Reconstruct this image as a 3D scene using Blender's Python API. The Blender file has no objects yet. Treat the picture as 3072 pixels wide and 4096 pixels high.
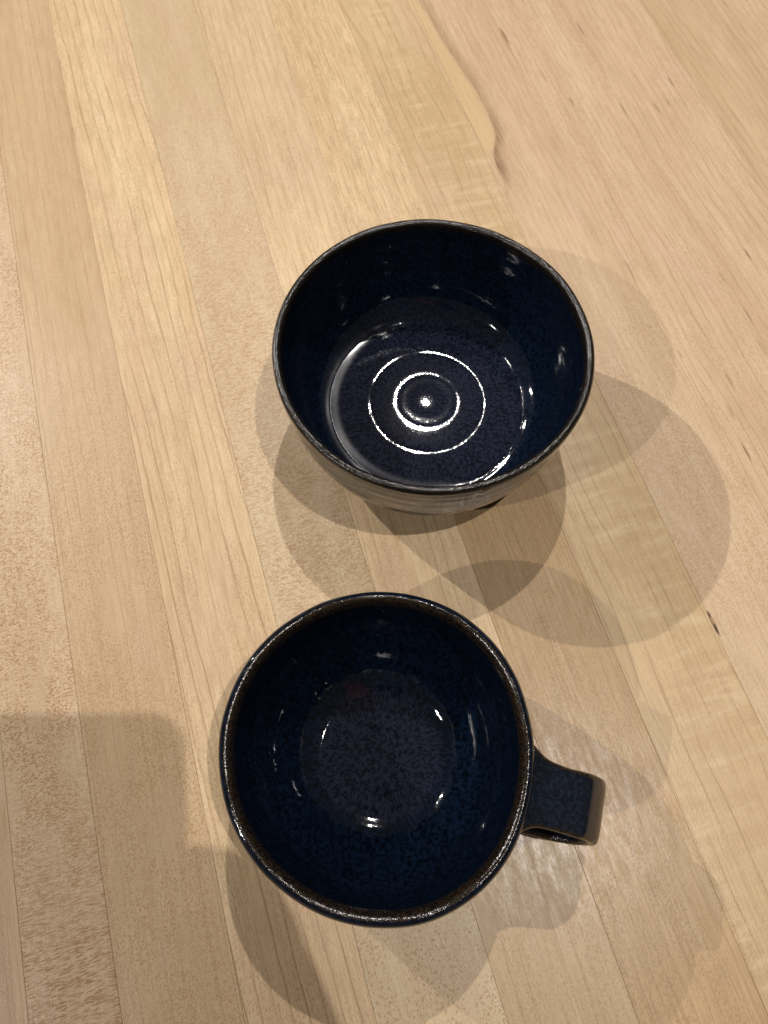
import bpy, bmesh, math, random
from mathutils import Vector, Matrix
import numpy as np

R = math.radians
scene = bpy.context.scene
COL = scene.collection
random.seed(7)

# ------------------------------------------------------------------ camera
CAM_H, PITCH = 0.31, 68.2
cd = bpy.data.cameras.new("camera")
cd.sensor_fit = 'VERTICAL'
cd.sensor_height = 34.65
cd.sensor_width = 26.0
cd.lens = 24.0
cd.clip_start, cd.clip_end = 0.005, 20.0
cd.dof.use_dof = True
cd.dof.focus_distance = 0.275
cd.dof.aperture_fstop = 15.0
cam = bpy.data.objects.new("camera", cd)
cam.location = (0, 0, CAM_H)
cam.rotation_euler = (R(90 - PITCH), 0, 0)
COL.objects.link(cam)
scene.camera = cam

# ------------------------------------------------------------------ world: dim even room light
w = bpy.data.worlds.new("World")
scene.world = w
w.use_nodes = True
bg = w.node_tree.nodes["Background"]
bg.inputs[0].default_value = (1.0, 0.90, 0.70, 1)
bg.inputs[1].default_value = 0.068

# ------------------------------------------------------------------ ceiling spots of the room
LAMPS = [  # position (m above the table top), power, aim point, cone (degrees)
    ((0.408, -0.04, 1.60), 49.0, (0.05, 0.15), 80),
    ((0.11, 1.07, 1.60), 61.0, (0.0, 0.25), 80),
    ((-1.49, -0.75, 1.60), 72.0, (0.1, 0.25), 50),
    ((-1.82, 1.29, 1.60), 205.0, (0.06, 0.42), 26),
]
for p, e, aim, cone in LAMPS:
    ld = bpy.data.lights.new("ceiling_spot", 'SPOT')
    ld.spot_size = R(cone)
    ld.spot_blend = 1.0
    ld.energy = e
    ld.shadow_soft_size = 0.009
    ld.color = (1.0, 0.942, 0.895)
    lo = bpy.data.objects.new("ceiling_spot", ld)
    lo.location = p
    lo.rotation_euler = (Vector((aim[0], aim[1], 0)) - Vector(p)).to_track_quat('-Z', 'Y').to_euler()
    COL.objects.link(lo)

vs = scene.view_settings
vs.view_transform = 'Standard'
vs.look = 'None'
vs.exposure = 0.08
vs.gamma = 1.0
cy = scene.cycles
cy.use_denoising = True
cy.max_bounces = 8
cy.sample_clamp_indirect = 4.0
cy.caustics_reflective = False
cy.caustics_refractive = False


# ------------------------------------------------------------------ node helpers
class G:
    def __init__(self, name):
        self.m = bpy.data.materials.new(name)
        self.m.use_nodes = True
        self.t = self.m.node_tree
        self.n = self.t.nodes
        self.p = self.n["Principled BSDF"]

    def put(self, sock, v):
        if isinstance(v, bpy.types.NodeSocket):
            self.t.links.new(v, sock)
        elif isinstance(v, (tuple, list)) and len(v) == 3 and sock.type == 'RGBA':
            sock.default_value = (*v, 1)
        else:
            sock.default_value = v

    def math(self, op, a, b=0.0, c=0.0, clamp=False):
        x = self.n.new('ShaderNodeMath')
        x.operation = op
        x.use_clamp = clamp
        self.put(x.inputs[0], a); self.put(x.inputs[1], b)
        if op in ('MULTIPLY_ADD', 'SMOOTH_MIN', 'SMOOTH_MAX', 'COMPARE'):
            self.put(x.inputs[2], c)
        return x.outputs[0]

    def mul(self, a, b): return self.math('MULTIPLY', a, b)
    def add(self, a, b): return self.math('ADD', a, b)
    def sub(self, a, b): return self.math('SUBTRACT', a, b)

    def ramp(self, v, a, b, o0=0.0, o1=1.0, smooth=True):
        x = self.n.new('ShaderNodeMapRange')
        x.interpolation_type = 'SMOOTHSTEP' if smooth else 'LINEAR'
        x.clamp = True
        self.put(x.inputs[0], v)
        x.inputs[1].default_value = a; x.inputs[2].default_value = b
        x.inputs[3].default_value = o0; x.inputs[4].default_value = o1
        return x.outputs[0]

    def mix(self, f, a, b, mode='MIX'):
        x = self.n.new('ShaderNodeMix')
        x.data_type = 'RGBA'
        x.blend_type = mode
        x.clamp_factor = True
        self.put(x.inputs[0], f); self.put(x.inputs[6], a); self.put(x.inputs[7], b)
        return x.outputs[2]

    def comb(self, x, y, z=0.0):
        c = self.n.new('ShaderNodeCombineXYZ')
        self.put(c.inputs[0], x); self.put(c.inputs[1], y); self.put(c.inputs[2], z)
        return c.outputs[0]

    def noise(self, vec, scale=1.0, detail=2.0, rough=0.5, dist=0.0):
        x = self.n.new('ShaderNodeTexNoise')
        self.put(x.inputs['Vector'], vec)
        x.inputs['Scale'].default_value = scale
        x.inputs['Detail'].default_value = detail
        x.inputs['Roughness'].default_value = rough
        x.inputs['Distortion'].default_value = dist
        return x.outputs[0]

    def voro(self, vec, scale=1.0, rnd=1.0):
        x = self.n.new('ShaderNodeTexVoronoi')
        self.put(x.inputs['Vector'], vec)
        x.inputs['Scale'].default_value = scale
        x.inputs['Randomness'].default_value = rnd
        return x

    def dots(self, x, y, sx, sy, seed, size, keep):
        """small separate marks, 1 inside and 0 outside; x, y in mm"""
        wx = self.noise(self.comb(self.mul(x, sx * 1.3), self.mul(y, sy * 1.3), seed), 1.0, 1.0)
        v = self.voro(self.comb(self.add(self.mul(x, sx), self.mul(wx, 0.8)), self.add(self.mul(y, sy), self.mul(wx, 0.5)), seed * 3.1), 1.0)
        sc = self.n.new('ShaderNodeSeparateColor')
        self.t.links.new(v.outputs['Color'], sc.inputs[0])
        lim = self.math('MULTIPLY_ADD', sc.outputs[1], size * 0.7, size * 0.75)
        q = self.math('DIVIDE', v.outputs['Distance'], lim)
        return self.mul(self.ramp(q, 0.65, 1.15, 1.0, 0.0), self.ramp(sc.outputs[0], keep, keep - 0.02))

    def obj(self):
        tc = self.n.new('ShaderNodeTexCoord')
        s = self.n.new('ShaderNodeSeparateXYZ')
        self.t.links.new(tc.outputs['Object'], s.inputs[0])
        return tc.outputs['Object'], s.outputs[0], s.outputs[1], s.outputs[2]

    def attr(self, name):
        a = self.n.new('ShaderNodeAttribute')
        a.attribute_name = name
        return a.outputs['Fac']

    def bump(self, h, strength, dist, normal=None):
        b = self.n.new('ShaderNodeBump')
        b.inputs['Strength'].default_value = strength
        b.inputs['Distance'].default_value = dist
        self.put(b.inputs['Height'], h)
        if normal is not None:
            self.put(b.inputs['Normal'], normal)
        return b.outputs[0]

    def curve(self, v, pts):
        c = self.n.new('ShaderNodeFloatCurve')
        cv = c.mapping.curves[0]
        while len(cv.points) < len(pts):
            cv.points.new(0.5, 0.5)
        for q, (a, b) in zip(cv.points, pts):
            q.location = (a, b)
        c.mapping.update()
        self.put(c.inputs['Value'], v)
        return c.outputs[0]


# ------------------------------------------------------------------ maple
def maple(seed, light=(0.540, 0.427, 0.263), dark=(0.459, 0.335, 0.190), lines=0.25, period=4.5, slope=0.0,
          warp=2.0, pores=0.25, flecks=(), curl=0.0, marks=0.0, fine=0.5, rough=0.33, line_col=(0.270, 0.170, 0.090),
          pink=0.35, extra=None, zones=()):
    """flecks: list of (sx, sy, threshold, strength, y0, y1) brown ray flecks; y window in metres along the stave."""
    g = G("maple")
    _, ox, oy, oz = g.obj()
    x = g.math('MULTIPLY_ADD', ox, 1000.0, seed * 173.7)      # mm
    y = g.math('MULTIPLY_ADD', oy, 1000.0, seed * 911.3)
    # broad tone along the board
    tone = g.noise(g.comb(g.mul(x, 0.055), g.mul(y, 0.006), seed), 1.0, 3.0, 0.55)
    col = g.mix(g.ramp(tone, 0.3, 0.7), light, dark)
    pk = g.noise(g.comb(g.mul(x, 0.03), g.mul(y, 0.011), seed + 40), 1.0, 2.0)
    col = g.mix(g.mul(g.ramp(pk, 0.42, 0.72), pink), col, (0.495, 0.345, 0.241))
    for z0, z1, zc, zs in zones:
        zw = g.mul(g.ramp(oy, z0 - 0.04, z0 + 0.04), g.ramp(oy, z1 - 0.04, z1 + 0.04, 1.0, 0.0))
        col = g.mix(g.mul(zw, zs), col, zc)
    blotch = g.noise(g.comb(g.mul(x, 0.16), g.mul(y, 0.05), seed + 11), 1.0, 4.0, 0.6)
    col = g.mix(g.ramp(blotch, 0.35, 0.75, 0.0, 0.22), col, (0.360, 0.258, 0.146))
    # growth lines
    wv = g.noise(g.comb(g.mul(x, 0.022), g.mul(y, 0.0055), seed + 3), 1.0, 2.0)
    wob = g.noise(g.comb(g.mul(x, 0.3), g.mul(y, 0.06), seed + 5), 1.0, 2.0)
    t = g.add(x, g.mul(y, slope))
    t = g.add(t, g.mul(g.sub(wv, 0.5), warp * period * 2))
    t = g.add(t, g.mul(g.sub(wob, 0.5), 1.4))
    fr = g.math('FRACT', g.math('DIVIDE', t, period))
    ln = g.mul(g.ramp(fr, 0.80, 0.95), g.ramp(fr, 0.95, 1.0, 1.0, 0.0))
    vary = g.noise(g.comb(g.mul(x, 0.13), g.mul(y, 0.012), seed + 8), 1.0, 2.0)
    ln = g.mul(ln, g.ramp(vary, 0.3, 0.65, 0.25, 1.0))
    col = g.mix(g.math('MULTIPLY', g.mul(ln, lines), 1.35, clamp=True), col, line_col)
    # fine straight fibre
    fib = g.noise(g.comb(g.mul(x, 1.25), g.mul(y, 0.055), seed + 21), 1.0, 3.0, 0.65)
    col = g.mix(g.ramp(fib, 0.35, 0.70, 0.0, 0.75 * fine), col, (0.297, 0.196, 0.106))
    fib2 = g.noise(g.comb(g.mul(x, 0.9), g.mul(y, 0.02), seed + 25), 1.0, 2.0, 0.6)
    col = g.mix(g.ramp(fib2, 0.45, 0.75, 0.0, 0.22 * fine), col, (0.594, 0.484, 0.336))
    # short pores
    pm = g.dots(x, y, 1.9, 0.66, seed + 31, 0.38, 0.92)
    pvar = g.noise(g.comb(g.mul(x, 0.10), g.mul(y, 0.02), seed + 33), 1.0, 2.0)
    pm = g.mul(pm, g.ramp(pvar, 0.3, 0.62, 0.3, 1.0))
    col = g.mix(g.mul(pm, pores), col, (0.216, 0.129, 0.062))
    # ray flecks
    for k, (sx, sy, th, st, y0, y1) in enumerate(flecks):
        d = g.dots(x, y, sx * 2.0, sy * 2.1, seed + 51 + k, th, 0.9)
        d = g.math('MAXIMUM', d, g.mul(g.dots(x, y, sx * 3.0, sy * 2.8, seed + 57 + k, th, 0.85), 0.7))
        win = g.mul(g.ramp(oy, y0 - 0.05, y0 + 0.05), g.ramp(oy, y1 - 0.05, y1 + 0.05, 1.0, 0.0))
        pat = g.noise(g.comb(g.mul(x, 0.09), g.mul(y, 0.03), seed + 61 + k), 1.0, 2.0)
        fm = g.mul(g.mul(d, g.ramp(pat, 0.30, 0.58, 0.35, 1.0)), win)
        col = g.mix(g.mul(win, st * 0.30), col, (0.60, 0.49, 0.345))
        col = g.mix(g.mul(fm, st), col, (0.27, 0.145, 0.06))
    # curl
    if curl > 0:
        cn = g.noise(g.comb(g.mul(x, 0.035), g.mul(y, 0.20), seed + 71), 1.0, 2.5, 0.6, 0.3)
        cm = g.noise(g.comb(g.mul(x, 0.04), g.mul(y, 0.012), seed + 75), 1.0, 1.0)
        cm = g.ramp(cm, 0.35, 0.6)
        col = g.mix(g.mul(g.mul(g.ramp(cn, 0.42, 0.72), cm), curl), col, (0.324, 0.216, 0.112))
        col = g.mix(g.mul(g.mul(g.ramp(cn, 0.48, 0.28), cm), curl * 0.7), col, (0.630, 0.525, 0.358))
    # dark mineral streaks
    if marks > 0:
        v = g.voro(g.comb(g.mul(x, 0.11), g.mul(y, 0.0125), seed + 81), 1.0)
        v.voronoi_dimensions = '2D'
        rr = g.n.new('ShaderNodeSeparateColor')
        g.t.links.new(v.outputs['Color'], rr.inputs[0])
        keep = g.mul(g.ramp(rr.outputs[0], 0.60, 0.64), g.ramp(rr.outputs[1], 0.0, 1.0, 0.35, 1.0))
        dd = g.ramp(g.math('DIVIDE', v.outputs['Distance'], g.math('MULTIPLY_ADD', rr.outputs[2], 1.1, 0.35)), 0.03, 0.10, 1.0, 0.0)
        col = g.mix(g.mul(g.mul(dd, keep), marks), col, (0.126, 0.067, 0.034))
    if extra:
        col = extra(g, col, ox, oy)
    g.put(g.p.inputs['Base Color'], col)
    rv = g.ramp(g.noise(g.comb(g.mul(x, 0.4), g.mul(y, 0.1), seed + 90), 1.0, 3.0), 0.3, 0.7, rough - 0.05, rough + 0.09)
    g.put(g.p.inputs['Roughness'], rv)
    g.p.inputs['Specular IOR Level'].default_value = 0.32
    hgt = g.sub(g.mul(fib, 0.6), g.mul(pm, 0.8))
    g.put(g.p.inputs['Normal'], g.bump(hgt, 0.16, 0.0002))
    return g.m


def knot_extra(g, col, ox, oy):
    # yellow lobe with a dark rim against the left joint: width (mm) along y
    t = g.ramp(oy, 0.28, 0.50, 0.0, 1.0, smooth=False)
    wd = g.curve(t, [(0.0, 0.0), (0.06, 0.12), (0.16, 0.22), (0.205, 0.46), (0.26, 0.66), (0.37, 0.70),
                     (0.51, 0.55), (0.62, 0.42), (0.77, 0.30), (0.9, 0.12), (1.0, 0.0)])
    lx = g.math('MULTIPLY_ADD', ox, 1000.0, 22.9)
    nz = g.noise(g.comb(g.mul(ox, 300.0), g.mul(oy, 90.0), 3.0), 1.0, 3.0)
    e = g.sub(g.add(lx, g.mul(g.sub(nz, 0.5), 2.0)), g.mul(wd, 17.5))
    win = g.mul(g.ramp(oy, 0.30, 0.33), g.ramp(oy, 0.47, 0.50, 1.0, 0.0))
    body = g.mul(g.ramp(e, -2.6, 0.6, 1.0, 0.0), g.ramp(oy, 0.315, 0.325))
    col = g.mix(g.mul(body, 0.6), col, (0.47, 0.34, 0.175))
    hs = g.noise(g.comb(g.mul(ox, 900.0), g.mul(oy, 60.0), 9.0), 1.0, 3.0, 0.6)
    halo = g.mul(g.mul(g.ramp(e, -0.8, 0.7), g.mul(g.ramp(e, 0.5, 9.0, 1.0, 0.0), g.ramp(hs, 0.25, 0.6, 0.45, 1.0))), g.ramp(oy, 0.28, 0.31))
    halo = g.mul(halo, g.ramp(oy, 0.47, 0.52, 1.0, 0.1))
    deep = g.ramp(oy, 0.30, 0.36, 1.0, 0.45)
    col = g.mix(g.mul(g.mul(halo, deep), 0.95), col, (0.17, 0.095, 0.05))
    # split in the wood by the joint
    cy_ = g.sub(oy, 0.0255)
    cx_ = g.sub(lx, g.math('MULTIPLY_ADD', cy_, -22.0, 0.55))
    r2 = g.add(g.math('POWER', g.math('DIVIDE', cx_, 0.75), 2.0), g.math('POWER', g.math('DIVIDE', cy_, 0.0062), 2.0))
    col = g.mix(g.ramp(r2, 0.55, 1.2, 0.95, 0.0), col, (0.05, 0.025, 0.012))
    r3 = g.add(g.math('POWER', g.math('DIVIDE', g.sub(cx_, 0.1), 0.38), 2.0), g.math('POWER', g.math('DIVIDE', g.sub(cy_, 0.001), 0.0022), 2.0))
    return g.mix(g.ramp(r3, 0.5, 1.1, 0.9, 0.0), col, (0.42, 0.26, 0.12))


TH = 16.91
N = Vector((math.cos(R(TH)), math.sin(R(TH)), 0))
FAR, NEAR, BIG = 2.0, -2.0, 9.0
PALE = dict(light=(0.588, 0.450, 0.280), dark=(0.520, 0.380, 0.218))
TAN = dict(light=(0.465, 0.330, 0.188), dark=(0.390, 0.265, 0.140))
PINK = dict(light=(0.525, 0.392, 0.255), dark=(0.440, 0.310, 0.195), pink=0.65)
# (left edge, right edge, material options), across the grain in metres
STAVES = [
    (-0.2430, -0.1960, dict(TAN, lines=0.2, pores=0.3)),
    (-0.1955, -0.1467, dict(PINK, lines=0.30, pores=0.25)),
    (-0.1467, -0.1139, dict(PINK, lines=0.25, period=3.6, pores=0.1, pink=0.3,
                            flecks=[(0.13, 0.80, 0.42, 0.95, NEAR, 0.03), (0.36, 0.68, 0.42, 0.78, 0.0, FAR)])),
    (-0.1139, -0.0710, dict(TAN, light=(0.470, 0.335, 0.196), dark=(0.405, 0.280, 0.155), lines=0.5, period=5.6, pores=0.2, warp=0.5,
                            flecks=[(0.62, 0.50, 0.36, 0.62, NEAR, 0.24), (0.6, 0.4, 0.34, 0.3, 0.2, FAR)])),
    (-0.0710, -0.0250, dict(PALE, lines=0.6, period=6.0, slope=0.035, warp=0.9, pores=0.42)),
    (-0.0250, 0.0210, dict(PALE, light=(0.480, 0.382, 0.240), dark=(0.400, 0.300, 0.175), lines=0.04, pores=0.18, pink=0.15,
                           flecks=[(0.14, 0.60, 0.40, 0.70, 0.04, 0.30), (0.50, 0.42, 0.36, 0.6, 0.06, 0.40), (0.55, 0.5, 0.34, 0.35, 0.25, FAR),
                                   (0.40, 0.34, 0.32, 0.65, NEAR, 0.0)])),
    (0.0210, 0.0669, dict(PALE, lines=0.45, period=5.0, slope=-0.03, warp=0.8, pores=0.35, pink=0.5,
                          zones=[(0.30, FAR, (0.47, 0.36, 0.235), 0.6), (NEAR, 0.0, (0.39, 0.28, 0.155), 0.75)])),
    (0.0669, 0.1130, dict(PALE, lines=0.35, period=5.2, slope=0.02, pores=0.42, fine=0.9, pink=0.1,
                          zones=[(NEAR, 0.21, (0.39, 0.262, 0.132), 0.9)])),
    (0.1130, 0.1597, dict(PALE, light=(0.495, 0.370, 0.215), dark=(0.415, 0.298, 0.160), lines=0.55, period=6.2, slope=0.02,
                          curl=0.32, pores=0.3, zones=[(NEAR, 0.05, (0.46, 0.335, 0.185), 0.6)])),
    (0.1597, 0.2055, dict(PINK, lines=0.35, period=4.2, warp=1.8, pores=0.25, fine=0.6,
                          flecks=[(0.55, 0.42, 0.36, 0.55, 0.02, 0.22), (0.7, 0.36, 0.34, 0.35, NEAR, 0.1)], extra=knot_extra)),
    (0.2055, 0.2530, dict(PINK, lines=0.5, period=4.0, pores=0.35, marks=0.75)),
    (0.2530, 0.3035, dict(PINK, lines=0.5, period=5.4, pores=0.3, marks=0.9)),
    (0.3035, 0.3500, dict(TAN, light=(0.485, 0.36, 0.225), dark=(0.41, 0.295, 0.175), lines=0.55, period=4.6, pores=0.2, marks=0.8)),
    (0.3500, 0.3970, dict(PINK, lines=0.65, period=4.4, pores=0.25, marks=0.8)),
    (0.3970, 0.4430, dict(PALE, lines=0.35, period=4.8, pores=0.2, marks=0.5)),
    (0.4430, 0.4890, dict(PINK, lines=0.35, period=4.8, pores=0.2)),
    (0.4890, 0.5360, dict(TAN, lines=0.3, pores=0.2)),
]
BASE_S = [(-0.2430 - 0.0465 * (k + 1), -0.2430 - 0.0465 * k, dict(TAN if k % 2 else PALE, lines=0.3)) for k in range(5)]
STAVES = BASE_S[::-1] + STAVES


def tag(o, label, cat, group=None, kind=None):
    o["label"] = label
    o["category"] = cat
    if group: o["group"] = group
    if kind: o["kind"] = kind
    return o


def empty(name, loc, rz=0.0):
    o = bpy.data.objects.new(name, None)
    o.empty_display_size = 0.05
    o.location = loc
    o.rotation_euler = (0, 0, rz)
    COL.objects.link(o)
    return o


def mesh_obj(name, verts, faces, mat, parent=None, smooth=True, attrs=None):
    me = bpy.data.meshes.new(name)
    me.from_pydata([tuple(v) for v in verts], [], [tuple(f) for f in faces])
    if attrs:
        for k, v in attrs.items():
            a = me.attributes.new(k, 'FLOAT', 'POINT')
            a.data.foreach_set('value', np.asarray(v, dtype=np.float32))
    me.materials.append(mat)
    if smooth:
        me.polygons.foreach_set('use_smooth', [True] * len(me.polygons))
    me.update()
    o = bpy.data.objects.new(name, me)
    COL.objects.link(o)
    if parent: o.parent = parent
    return o


# ------------------------------------------------------------------ table top
table = tag(empty("table", (0, 0, 0), R(TH)), "pale maple butcher block table top of long glued staves under the bowl and mug", "table")
Y0, Y1, THK, GAP, BEV = -0.45, 0.95, 0.038, 0.00003, 0.00016
for i, (a, b, opt) in enumerate(STAVES):
    hw = (b - a) / 2 - GAP
    dz = random.uniform(-0.00004, 0.0)
    if i in (6, 7): dz = 0.0
    pr = [(-hw, -THK), (hw, -THK), (hw, -BEV), (hw - BEV * 0.35, -BEV * 0.35), (hw - BEV, 0), (-hw + BEV, 0),
          (-hw + BEV * 0.35, -BEV * 0.35), (-hw, -BEV)]
    vs_ = [(px, yy, pz + dz) for yy in (Y0, Y1) for px, pz in pr]
    k = len(pr)
    fs = [(j, (j + 1) % k, k + (j + 1) % k, k + j) for j in range(k)]
    fs += [tuple(range(k))[::-1], tuple(range(k, 2 * k))]
    o = mesh_obj("stave", vs_, fs, maple(i * 1.37 + 0.4, **opt), table, smooth=False)
    o.location = ((a + b) / 2, 0, 0)


# ------------------------------------------------------------------ stoneware glazes
def glaze(name, kind, grain=0.62, streak=19.0, brown=(0.030, 0.0175, 0.009), rough_lip=0.8):
    g = G(name)
    P, ox, oy, oz = g.obj()
    arc = g.attr("arc")          # distance along the wall from the centre of the base (m)
    edge = g.attr("edge")        # 1 at the lip, falling to 0 down the wall
    x, y, z = g.mul(ox, 1000), g.mul(oy, 1000), g.mul(oz, 1000)
    rad = g.math('SQRT', g.add(g.mul(x, x), g.mul(y, y)))
    inv = g.math('DIVIDE', 1.0, g.math('MAXIMUM', rad, 0.6))
    cx, sx = g.mul(x, inv), g.mul(y, inv)
    am = g.mul(arc, 1000)
    # streaks that run with the wall, and round mottle
    st = g.noise(g.comb(g.mul(cx, streak), g.mul(sx, streak), g.mul(am, 0.36 * grain / 0.62)), 1.0, 3.0, 0.55)
    iso = g.noise(g.comb(x, y, z), grain, 3.0, 0.6, 0.2)
    big = g.noise(g.comb(x, y, z), 0.085, 3.0, 0.55)
    if kind == 'floor_in':
        sw = g.ramp(rad, 7.0, 20.0, 0.06, 0.6)
        m = g.add(g.mul(st, sw), g.mul(iso, g.sub(1.0, sw)))
        spot = g.ramp(m, 0.41, 0.58)
        wall = g.mix(spot, (0.0009, 0.0018, 0.0042), (0.0031, 0.0076, 0.0185))
        wall = g.mix(g.ramp(big, 0.42, 0.68, 0.0, 0.6), wall, (0.0016, 0.0034, 0.0085))
        flo = g.mix(spot, (0.0024, 0.0032, 0.0075), (0.0115, 0.0142, 0.0275))  # greyer floor colour stands in for the reflected ceiling
        fm = g.attr("ceiling_sheen")
        col = g.mix(fm, wall, flo)
    else:
        iso2 = g.noise(g.comb(x, y, z), 1.3, 3.0, 0.65)
        spot = g.ramp(g.add(g.mul(iso, 0.5), g.mul(iso2, 0.5)), 0.40, 0.66)
        col = g.mix(spot, (0.003, 0.0045, 0.009), (0.0115, 0.0160, 0.0275))
    fleck = g.noise(g.comb(g.mul(x, 1.0), y, z), 1.35, 2.0, 0.65)
    brn = g.mix(g.ramp(fleck, 0.42, 0.66), (0.003, 0.0025, 0.0022), brown)
    low = g.noise(g.comb(g.mul(cx, 4.0), g.mul(sx, 4.0), g.mul(am, 0.10)), 1.0, 3.0, 0.6)
    em = g.ramp(g.add(edge, g.add(g.mul(g.sub(st, 0.5), 0.6), g.mul(g.sub(low, 0.5), 0.9))), 0.30, 0.80)
    col = g.mix(em, col, brn)
    g.put(g.p.inputs['Base Color'], col)
    ro = g.ramp(em, 0.0, 1.0, 0.045, 0.13)
    ro = g.add(ro, g.mul(em, g.ramp(fleck, 0.62, 0.48, 0.0, 0.06)))
    if grain == 1.0:
        # rougher band at the turn of the floor, added on one side for a grey sheen
        band = g.mul(g.mul(g.ramp(rad, 40.0, 44.5), g.ramp(rad, 53.0, 50.0)), g.ramp(g.add(g.mul(cx, -0.86), g.add(g.mul(sx, -0.5), g.mul(g.sub(big, 0.5), 0.8))), 0.0, 0.6))
        band = g.mul(band, g.ramp(z, 22.0, 19.0))
        ro = g.add(ro, g.mul(band, 0.24))
    g.put(g.p.inputs['Roughness'], ro)
    g.p.inputs['IOR'].default_value = 1.52
    fineb = g.noise(g.comb(x, y, z), 1.25, 2.0, 0.6)
    soft = g.noise(g.comb(x, y, z), 0.35, 2.0, 0.5)
    n1 = g.bump(soft, 0.05, 0.0004)
    n2 = g.bump(fineb, 0.13, 0.00010, n1)
    n3 = g.bump(g.mul(fleck, em), rough_lip, 0.00040, n2)
    g.put(g.p.inputs['Normal'], n3)
    return g.m


def raw_clay():
    g = G("bare_stoneware")
    _, x, y, z = g.obj()
    nz = g.noise(g.comb(g.mul(x, 1000), g.mul(y, 1000), g.mul(z, 1000)), 1.2, 3.0, 0.6)
    g.put(g.p.inputs['Base Color'], g.mix(g.ramp(nz, 0.35, 0.65), (0.09, 0.055, 0.035), (0.17, 0.11, 0.07)))
    g.p.inputs['Roughness'].default_value = 0.8
    return g.m


GL_IN = glaze("blue_black_glaze", 'floor_in', 0.78, 23.0, rough_lip=0.30)
GL_BOWL = glaze("blue_black_fine_glaze", 'floor_in', 1.0, 34.0, (0.013, 0.009, 0.006), 0.60)
GL_OUT = glaze("dark_outer_glaze", 'outer')
CLAY = raw_clay()


def smooth_profile(pts, per=8):
    """Catmull-Rom through (r, z) points."""
    p = [np.array(q, float) for q in pts]
    p = [2 * p[0] - p[1]] + p + [2 * p[-1] - p[-2]]
    out = []
    for i in range(1, len(p) - 2):
        for k in range(per):
            t = k / per
            a, b, c, d = p[i - 1], p[i], p[i + 1], p[i + 2]
            out.append(0.5 * ((2 * b) + (c - a) * t + (2 * a - 5 * b + 4 * c - d) * t * t + (3 * b - a - 3 * c + d) * t ** 3))
    out.append(p[-2])
    return np.array(out)


SEG = 256
PHI = np.linspace(0, 2 * math.pi, SEG, endpoint=False)


def lathe(name, prof, mat, parent, wob, zwob, htop, arc0=0.0, edge=None, ceiling_sheen=None, dent=None, close_center=False, zfun=None):
    """prof: (n, 2) array r, z.  wob(phi) radial offset of the lip (m), fading towards the base."""
    n = len(prof)
    arc = np.r_[0, np.cumsum(np.hypot(*np.diff(prof, axis=0).T))] + arc0
    V, A, E, Q = [], [], [], []
    for i, (r, z) in enumerate(prof):
        f = np.clip(z / htop, 0, 1)
        rr = r + wob * f * min(1.0, r / 0.03)
        zz = z + zwob * f ** 3
        if dent is not None:
            rr = rr + dent(PHI, z, r)
        if zfun is not None:
            zz = zz + zfun(PHI, r, z)
        V += list(zip(rr * np.cos(PHI), rr * np.sin(PHI), zz))
        A += [arc[i]] * SEG
        E += [edge[i] if edge is not None else 0.0] * SEG
        Q += [ceiling_sheen[i] if ceiling_sheen is not None else 0.0] * SEG
    F = []
    for i in range(n - 1):
        for j in range(SEG):
            k = (j + 1) % SEG
            F.append((i * SEG + j, i * SEG + k, (i + 1) * SEG + k, (i + 1) * SEG + j))
    if close_center:
        V.append((0, 0, prof[0][1])); A.append(0); E.append(0); Q.append(ceiling_sheen[0] if ceiling_sheen is not None else 0)
        c = len(V) - 1
        for j in range(SEG):
            F.append((c, (j + 1) % SEG, j))
    return mesh_obj(name, V, F, mat, parent, attrs={"arc": A, "edge": E, "ceiling_sheen": Q})


def harm(co):
    r = np.zeros_like(PHI)
    for k in range(1, 6):
        r += co[2 * k - 2] * np.cos(k * PHI) + co[2 * k - 1] * np.sin(k * PHI)
    return r * 0.001


def noise_ring(amp, seed, k0=6, k1=24):
    rg = np.random.RandomState(seed)
    r = np.zeros_like(PHI)
    for k in range(k0, k1):
        r += rg.normal() / k * np.cos(k * PHI + rg.uniform(0, 6.28))
    return r * amp


def ss(x, a, b):
    t = np.clip((x - a) / (b - a), 0, 1)
    return t * t * (3 - 2 * t)


# ------------------------------------------------------------------ bowl
BZ = 0.062
bowl = tag(empty("bowl", (0.0204, 0.1748, 0.0)),
           "dark blue glazed stoneware bowl without a handle standing behind the mug", "bowl")
bw = harm([-.066, .012, -.30, -.15, .136, .065, 0, 0, 0, 0]) + noise_ring(0.00012, 3)
bz = noise_ring(0.00015, 5, 2, 9) + noise_ring(0.00025, 8, 9, 30)
foot = smooth_profile([(0.0425, 0.0035), (0.0432, 0.0008), (0.0445, 0.0), (0.0468, 0.0), (0.0482, 0.0008), (0.0490, 0.0030)], 4)
wall_o = smooth_profile([(0.0490, 0.0030), (0.0520, 0.0062), (0.0562, 0.0115), (0.0607, 0.0205), (0.0643, 0.0330), (0.0662, 0.0450),
                         (0.0673, 0.0545), (0.0676, 0.0590)], 10)
rid = 0.00007 * np.sin(wall_o[:, 1] / 0.0082 * 2 * math.pi + 0.6) * ss(wall_o[:, 1], 0.008, 0.014) * ss(-wall_o[:, 1], -0.058, -0.052)
wall_o[:, 0] += rid
lip = smooth_profile([(0.0676, 0.0590), (0.0676, 0.0603), (0.0670, 0.0614), (0.0659, 0.0619), (0.0648, 0.0616), (0.0640, 0.0606), (0.0637, 0.0590)], 6)
wall_i = smooth_profile([(0.0637, 0.0590), (0.0631, 0.0510), (0.0617, 0.0410), (0.0594, 0.0315), (0.0562, 0.0238), (0.0527, 0.0188),
                         (0.0494, 0.0162), (0.0465, 0.0153)], 12)
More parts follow.
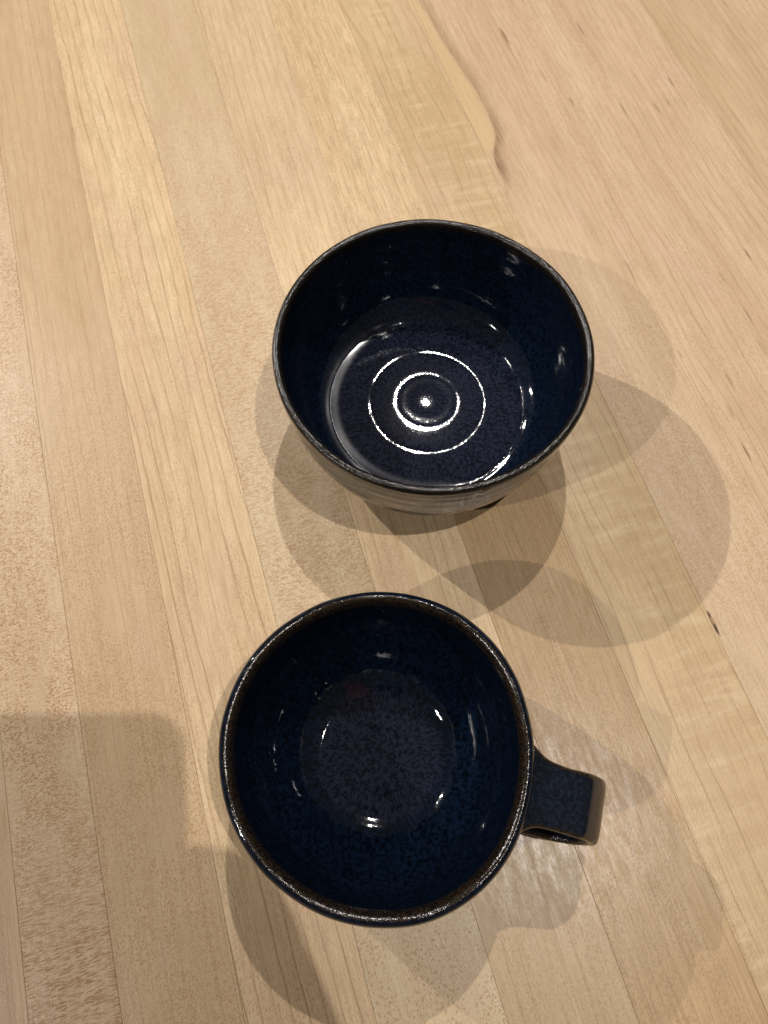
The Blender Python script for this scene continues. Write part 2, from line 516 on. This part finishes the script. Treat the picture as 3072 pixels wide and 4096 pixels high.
wall_i[:, 0] += 0.00005 * np.sin(wall_i[:, 1] / 0.0085 * 2 * math.pi) * ss(wall_i[:, 1], 0.026, 0.034) * ss(-wall_i[:, 1], -0.058, -0.052)
fr = np.linspace(0.0465, 0.0006, 170)
fz = 0.0150 + 0.00090 * (1 - (fr / 0.0465) ** 2)
for rc, wd, dp in ((0.0268, 0.0010, 0.000088), (0.0142, 0.0013, 0.000062)):
    fz -= dp * np.exp(-((fr - rc) / wd) ** 2)
fz += 0.00034 * np.exp(-(fr / 0.0072) ** 4) + 0.000022 * np.exp(-(fr / 0.0030) ** 2)
floor_i = np.c_[fr, fz]
inner = np.vstack([wall_i, floor_i[1:]])[::-1]
ein = ss(inner[:, 1], 0.054, 0.0600) * 0.7
pin = ss(-inner[:, 0], -0.0535, -0.0400) * ss(-inner[:, 1], -0.0215, -0.0160)  # floor area where the ceiling reflection is coloured in


def bowl_dent(phi, z, r):
    d = np.angle(np.exp(1j * (phi + 1.32)))           # a vertical glaze seam on the near side
    return -0.00035 * np.exp(-(d / 0.012) ** 2) * ss(z, 0.008, 0.02) + 0.0003 * np.exp(-((d - 0.03) / 0.02) ** 2)


WA, WB, WC = noise_ring(1.0, 31, 1, 14), noise_ring(1.0, 33, 1, 12), noise_ring(1.0, 35, 1, 16)


def floor_wobble(phi, r, z):
    # hand-thrown unevenness: each ring rises and fades round the floor
    d = 0.000050 * np.clip(WA, 0, None) * np.exp(-((r - 0.0268) / 0.0010) ** 2) + 0.000034 * np.clip(WB, 0, None) * np.exp(-((r - 0.0142) / 0.0016) ** 2)
    return d + 0.00060 * WC * np.exp(-((r - 0.0500) / 0.004) ** 2)


lathe("foot_ring", foot, CLAY, bowl, bw * 0, bz * 0, BZ)
lathe("outer_wall", wall_o, GL_OUT, bowl, bw, bz, BZ, edge=ss(wall_o[:, 1], 0.0565, 0.060) * 0.6, dent=bowl_dent)
lathe("rim", lip, GL_BOWL, bowl, bw, bz, BZ, arc0=0.09, edge=np.ones(len(lip)))["label"] = "thin black brown speckled rim"
lathe("inner_wall", inner, GL_BOWL, bowl, bw, bz, BZ, edge=ein, ceiling_sheen=pin, close_center=True, zfun=floor_wobble)["label"] = \
    "dark blue mottled inside with two raised throwing rings"
under = np.array([(0.0425, 0.0035), (0.02, 0.0035), (0.0006, 0.0035)])
lathe("underside", under, CLAY, bowl, bw * 0, bz * 0, BZ)

# ------------------------------------------------------------------ mug
MZ = 0.060
MPOS = (-0.0020, 0.0157, 0.0)
mug = tag(empty("mug", MPOS), "dark blue glazed stoneware mug with a square strap handle standing in front of the bowl", "mug")
mw = harm([-.097, .05, -.242, -.308, -.565, .228, -.2, .08, 0, 0]) + noise_ring(0.0002, 13)
mzw = noise_ring(0.0005, 15, 2, 9) + noise_ring(0.0004, 18, 9, 30)
mfoot = smooth_profile([(0.0360, 0.0030), (0.0366, 0.0008), (0.0378, 0.0), (0.0398, 0.0), (0.0410, 0.0008), (0.0416, 0.0028)], 4)
mo = smooth_profile([(0.0416, 0.0028), (0.0448, 0.0065), (0.0485, 0.0130), (0.0515, 0.0230), (0.0531, 0.0340), (0.0535, 0.0440), (0.0532, 0.0530), (0.0527, 0.0565)], 8)
ml = smooth_profile([(0.0527, 0.0565), (0.0523, 0.0585), (0.0514, 0.0598), (0.0502, 0.0602), (0.0490, 0.0596), (0.0482, 0.0582), (0.0478, 0.0560)], 6)
mi = smooth_profile([(0.0478, 0.0560), (0.0477, 0.0500), (0.0470, 0.0410), (0.0448, 0.0315), (0.0408, 0.0225), (0.0350, 0.0153), (0.0290, 0.0109),
                     (0.0238, 0.0090)], 12)
mfr = np.linspace(0.0238, 0.0006, 70)
mfz = 0.0090 - 0.0009 * (1 - (mfr / 0.0238) ** 2)
mfz += -0.00007 * np.exp(-((mfr - 0.0222) / 0.0012) ** 2) + 0.00012 * np.exp(-((mfr - 0.012) / 0.003) ** 2)
MS = 1.024
mo[:, 0] *= MS; ml[:, 0] *= MS; mi[:, 0] *= 1 + (MS - 1) * ss(mi[:, 0], 0.030, 0.045)
minn = np.vstack([mi, np.c_[mfr, mfz][1:]])[::-1]
em_ = ss(minn[:, 1], 0.0535, 0.0575) * 0.95
pm_ = ss(-minn[:, 0], -0.0285, -0.0225)  # mug floor that carries the painted ceiling reflection
WD = noise_ring(1.0, 41, 8, 34)


def mug_wobble(phi, r, z):
    return 0.00035 * WD * np.exp(-((r - 0.0318) / 0.0035) ** 2)


lathe("foot_ring", mfoot, CLAY, mug, mw * 0, mzw * 0, MZ)
mo[0] = mfoot[-1]
lathe("outer_wall", mo, GL_OUT, mug, mw, mzw, MZ, edge=ss(mo[:, 1], 0.050, 0.0565) * 0.3)
medge = np.array([0.12 + 0.88 * ss(-r, -0.0524, -0.0510) for r, z in ml])
lathe("rim", ml, GL_IN, mug, mw, mzw, MZ, arc0=0.08, edge=medge)["label"] = "rounded lip breaking to speckled brown"
lathe("inner_wall", minn, GL_IN, mug, mw, mzw, MZ, edge=em_, ceiling_sheen=pm_, close_center=True, zfun=mug_wobble)["label"] = \
    "dark blue mottled inside with a greyer round floor"
lathe("underside", np.array([(0.0360, 0.0030), (0.02, 0.0030), (0.0006, 0.0030)]), CLAY, mug, mw * 0, mzw * 0, MZ)


def strap_handle():
    # centre line (distance from the mug axis, height), width, thickness, sideways shift
    key = [(0.0500, 0.0512, 0.0335, 0.0100, 0.0), (0.0530, 0.0517, 0.0275, 0.0082, 0.0), (0.0572, 0.0514, 0.0224, 0.0064, 0.0),
           (0.0640, 0.0500, 0.0210, 0.0060, 0.0), (0.0685, 0.0488, 0.0212, 0.0060, 0.0), (0.0718, 0.0477, 0.0214, 0.0060, 0.0),
           (0.0747, 0.0450, 0.0216, 0.0060, 0.0), (0.0782, 0.0405, 0.0218, 0.0060, 0.0), (0.0804, 0.0352, 0.0220, 0.0054, -0.0003),
           (0.0805, 0.0290, 0.0222, 0.0054, -0.0008), (0.0772, 0.0222, 0.0226, 0.0054, -0.0016), (0.0680, 0.0160, 0.0232, 0.0056, -0.0022),
           (0.0570, 0.0120, 0.0238, 0.0062, -0.0024), (0.0475, 0.0105, 0.0245, 0.0070, -0.0024)]
    K = np.array(key)
    per = 7
    P_ = [2 * K[0] - K[1]] + list(K) + [2 * K[-1] - K[-2]]
    S = []
    for i in range(1, len(P_) - 2):
        for k in range(per):
            t = k / per
            a, b, c, d = P_[i - 1], P_[i], P_[i + 1], P_[i + 2]
            S.append(0.5 * ((2 * b) + (c - a) * t + (2 * a - 5 * b + 4 * c - d) * t * t + (3 * b - a - 3 * c + d) * t ** 3))
    S.append(P_[-2])
    S = np.array(S)
    M = 40
    V, F, A, E = [], [], [], []
    arc = 0
    for i, (s, z, wd, th, sh) in enumerate(S):
        j0, j1 = max(i - 1, 0), min(i + 1, len(S) - 1)
        T = S[j1, :2] - S[j0, :2]
        T /= np.hypot(*T)
        nn = np.array([-T[1], T[0]])                  # outwards from the loop
        if i: arc += np.hypot(*(S[i, :2] - S[i - 1, :2]))
        for q in range(M):
            a = 2 * math.pi * q / M
            ca, sa = math.cos(a), math.sin(a)
            e = 0.5
            u = math.copysign(abs(ca) ** e, ca) * wd / 2
            v = math.copysign(abs(sa) ** (e + 0.12), sa) * th / 2
            v -= 0.0004 * (1 - (2 * u / wd) ** 2) if v > 0 else 0.0
            u += 0.00012 * math.sin(arc * 300)
            V.append((s + nn[0] * v, u + sh, z + nn[1] * v))
            A.append(arc)
            E.append(0.85 * ss(np.array(abs(2 * u / wd)), 0.72, 0.98) + 0.28 * ss(np.array(-s), -0.057, -0.052))
    n = len(S)
    for i in range(n - 1):
        for q in range(M):
            k = (q + 1) % M
            F.append((i * M + q, i * M + k, (i + 1) * M + k, (i + 1) * M + q))
    F.append(tuple(range(M))[::-1]); F.append(tuple(range((n - 1) * M, n * M)))
    o = mesh_obj("handle", V, F, GL_OUT, mug, attrs={"arc": A, "edge": E})
    o.rotation_euler = (0, 0, R(-15))
    return o


strap_handle()


# ------------------------------------------------------------------ the phone that takes the picture, and the hand that holds it
CM = cam.matrix_basis.copy()
PHM = bpy.data.materials.new("phone_glass")
PHM.use_nodes = True
PHM.node_tree.nodes["Principled BSDF"].inputs['Base Color'].default_value = (0.012, 0.012, 0.014, 1)
PHM.node_tree.nodes["Principled BSDF"].inputs['Roughness'].default_value = 0.35


def slab(name, x0, x1, y0, y1, z0, z1, rad, mat, parent):
    ring = []
    for cx_, cy_, a0 in ((x1 - rad, y1 - rad, 0), (x0 + rad, y1 - rad, 90), (x0 + rad, y0 + rad, 180), (x1 - rad, y0 + rad, 270)):
        ring += [(cx_ + rad * math.cos(R(a0 + t)), cy_ + rad * math.sin(R(a0 + t))) for t in range(0, 91, 15)]
    n = len(ring)
    V = [CM @ Vector((x, y, z)) for z in (z0, z1) for x, y in ring]
    F = [(j, (j + 1) % n, n + (j + 1) % n, n + j) for j in range(n)] + [tuple(range(n))[::-1], tuple(range(n, 2 * n))]
    return mesh_obj(name, V, F, mat, parent, smooth=False)


phone = tag(empty("smartphone", (0, 0, 0)), "black smartphone held level over the mug taking the picture", "phone")
slab("case", -0.0580, 0.015, -0.128, 0.021, 0.005, 0.013, 0.011, PHM, phone)
slab("camera_bump", -0.025, 0.0105, -0.0215, 0.0145, 0.003, 0.0052, 0.008, PHM, phone)

SKIN = G("skin")
_, x_, y_, z_ = SKIN.obj()
sn = SKIN.noise(SKIN.comb(SKIN.mul(x_, 1000), SKIN.mul(y_, 1000), SKIN.mul(z_, 1000)), 0.25, 3.0)
SKIN.put(SKIN.p.inputs['Base Color'], SKIN.mix(sn, (0.46, 0.27, 0.19), (0.55, 0.34, 0.25)))
SKIN.p.inputs['Roughness'].default_value = 0.5
chains = {
    'arm': [(0.055, -0.150, 0.026, 0.026), (0.098, -0.215, 0.050, 0.031), (0.140, -0.290, 0.080, 0.036)],
    'palm': [(0.055, -0.150, 0.026, 0.026), (0.040, -0.118, 0.016, 0.029), (0.033, -0.088, 0.006, 0.025)],
    'index': [(0.033, -0.088, 0.006, 0.025), (0.036, -0.057, -0.001, 0.0130), (0.027, -0.038, -0.007, 0.0108), (0.011, -0.034, -0.006, 0.0090), (-0.008, -0.037, -0.004, 0.0074)],
    'middle': [(0.033, -0.088, 0.006, 0.025), (0.037, -0.068, -0.004, 0.0125), (0.026, -0.0545, -0.008, 0.0112), (0.006, -0.0525, -0.007, 0.0092), (-0.016, -0.056, -0.004, 0.0076)],
    'ring': [(0.033, -0.088, 0.006, 0.025), (0.036, -0.084, -0.008, 0.0120), (0.024, -0.071, -0.009, 0.0110), (0.005, -0.070, -0.007, 0.0090), (-0.014, -0.073, -0.004, 0.0074)],
    'little': [(0.040, -0.118, 0.016, 0.029), (0.036, -0.100, -0.006, 0.0115), (0.023, -0.0875, -0.008, 0.0102), (0.008, -0.087, -0.006, 0.0080), (-0.006, -0.089, -0.003, 0.0066)],
    'thumb': [(0.040, -0.118, 0.016, 0.029), (0.034, -0.092, 0.024, 0.014), (0.026, -0.070, 0.024, 0.0108), (0.010, -0.052, 0.022, 0.0092)],
}
hv, he, hr, seen = [], [], [], {}
HX = 0.003                                           # seat the grip against the phone's edge
for ch in chains.values():
    prev = None
    for x, y, z, r in ch:
        kk = (x + HX, y, z)
        if kk not in seen:
            seen[kk] = len(hv)
            hv.append(CM @ Vector(kk)); hr.append(r)
        if prev is not None and (prev, seen[kk]) not in he and prev != seen[kk]:
            he.append((prev, seen[kk]))
        prev = seen[kk]
hm = bpy.data.meshes.new("person")
hm.from_pydata([tuple(v) for v in hv], he, [])
hm.materials.append(SKIN.m)
person = bpy.data.objects.new("person", hm)
COL.objects.link(person)
sk = person.modifiers.new("skin", 'SKIN')
sk.use_smooth_shade = True
for v, r in zip(hm.skin_vertices[0].data, hr):
    v.radius = (r, r)
hm.skin_vertices[0].data[0].use_root = True
ssf = person.modifiers.new("smooth", 'SUBSURF')
ssf.levels = ssf.render_levels = 2
tag(person, "bare right hand and forearm holding the black smartphone above the table", "person")
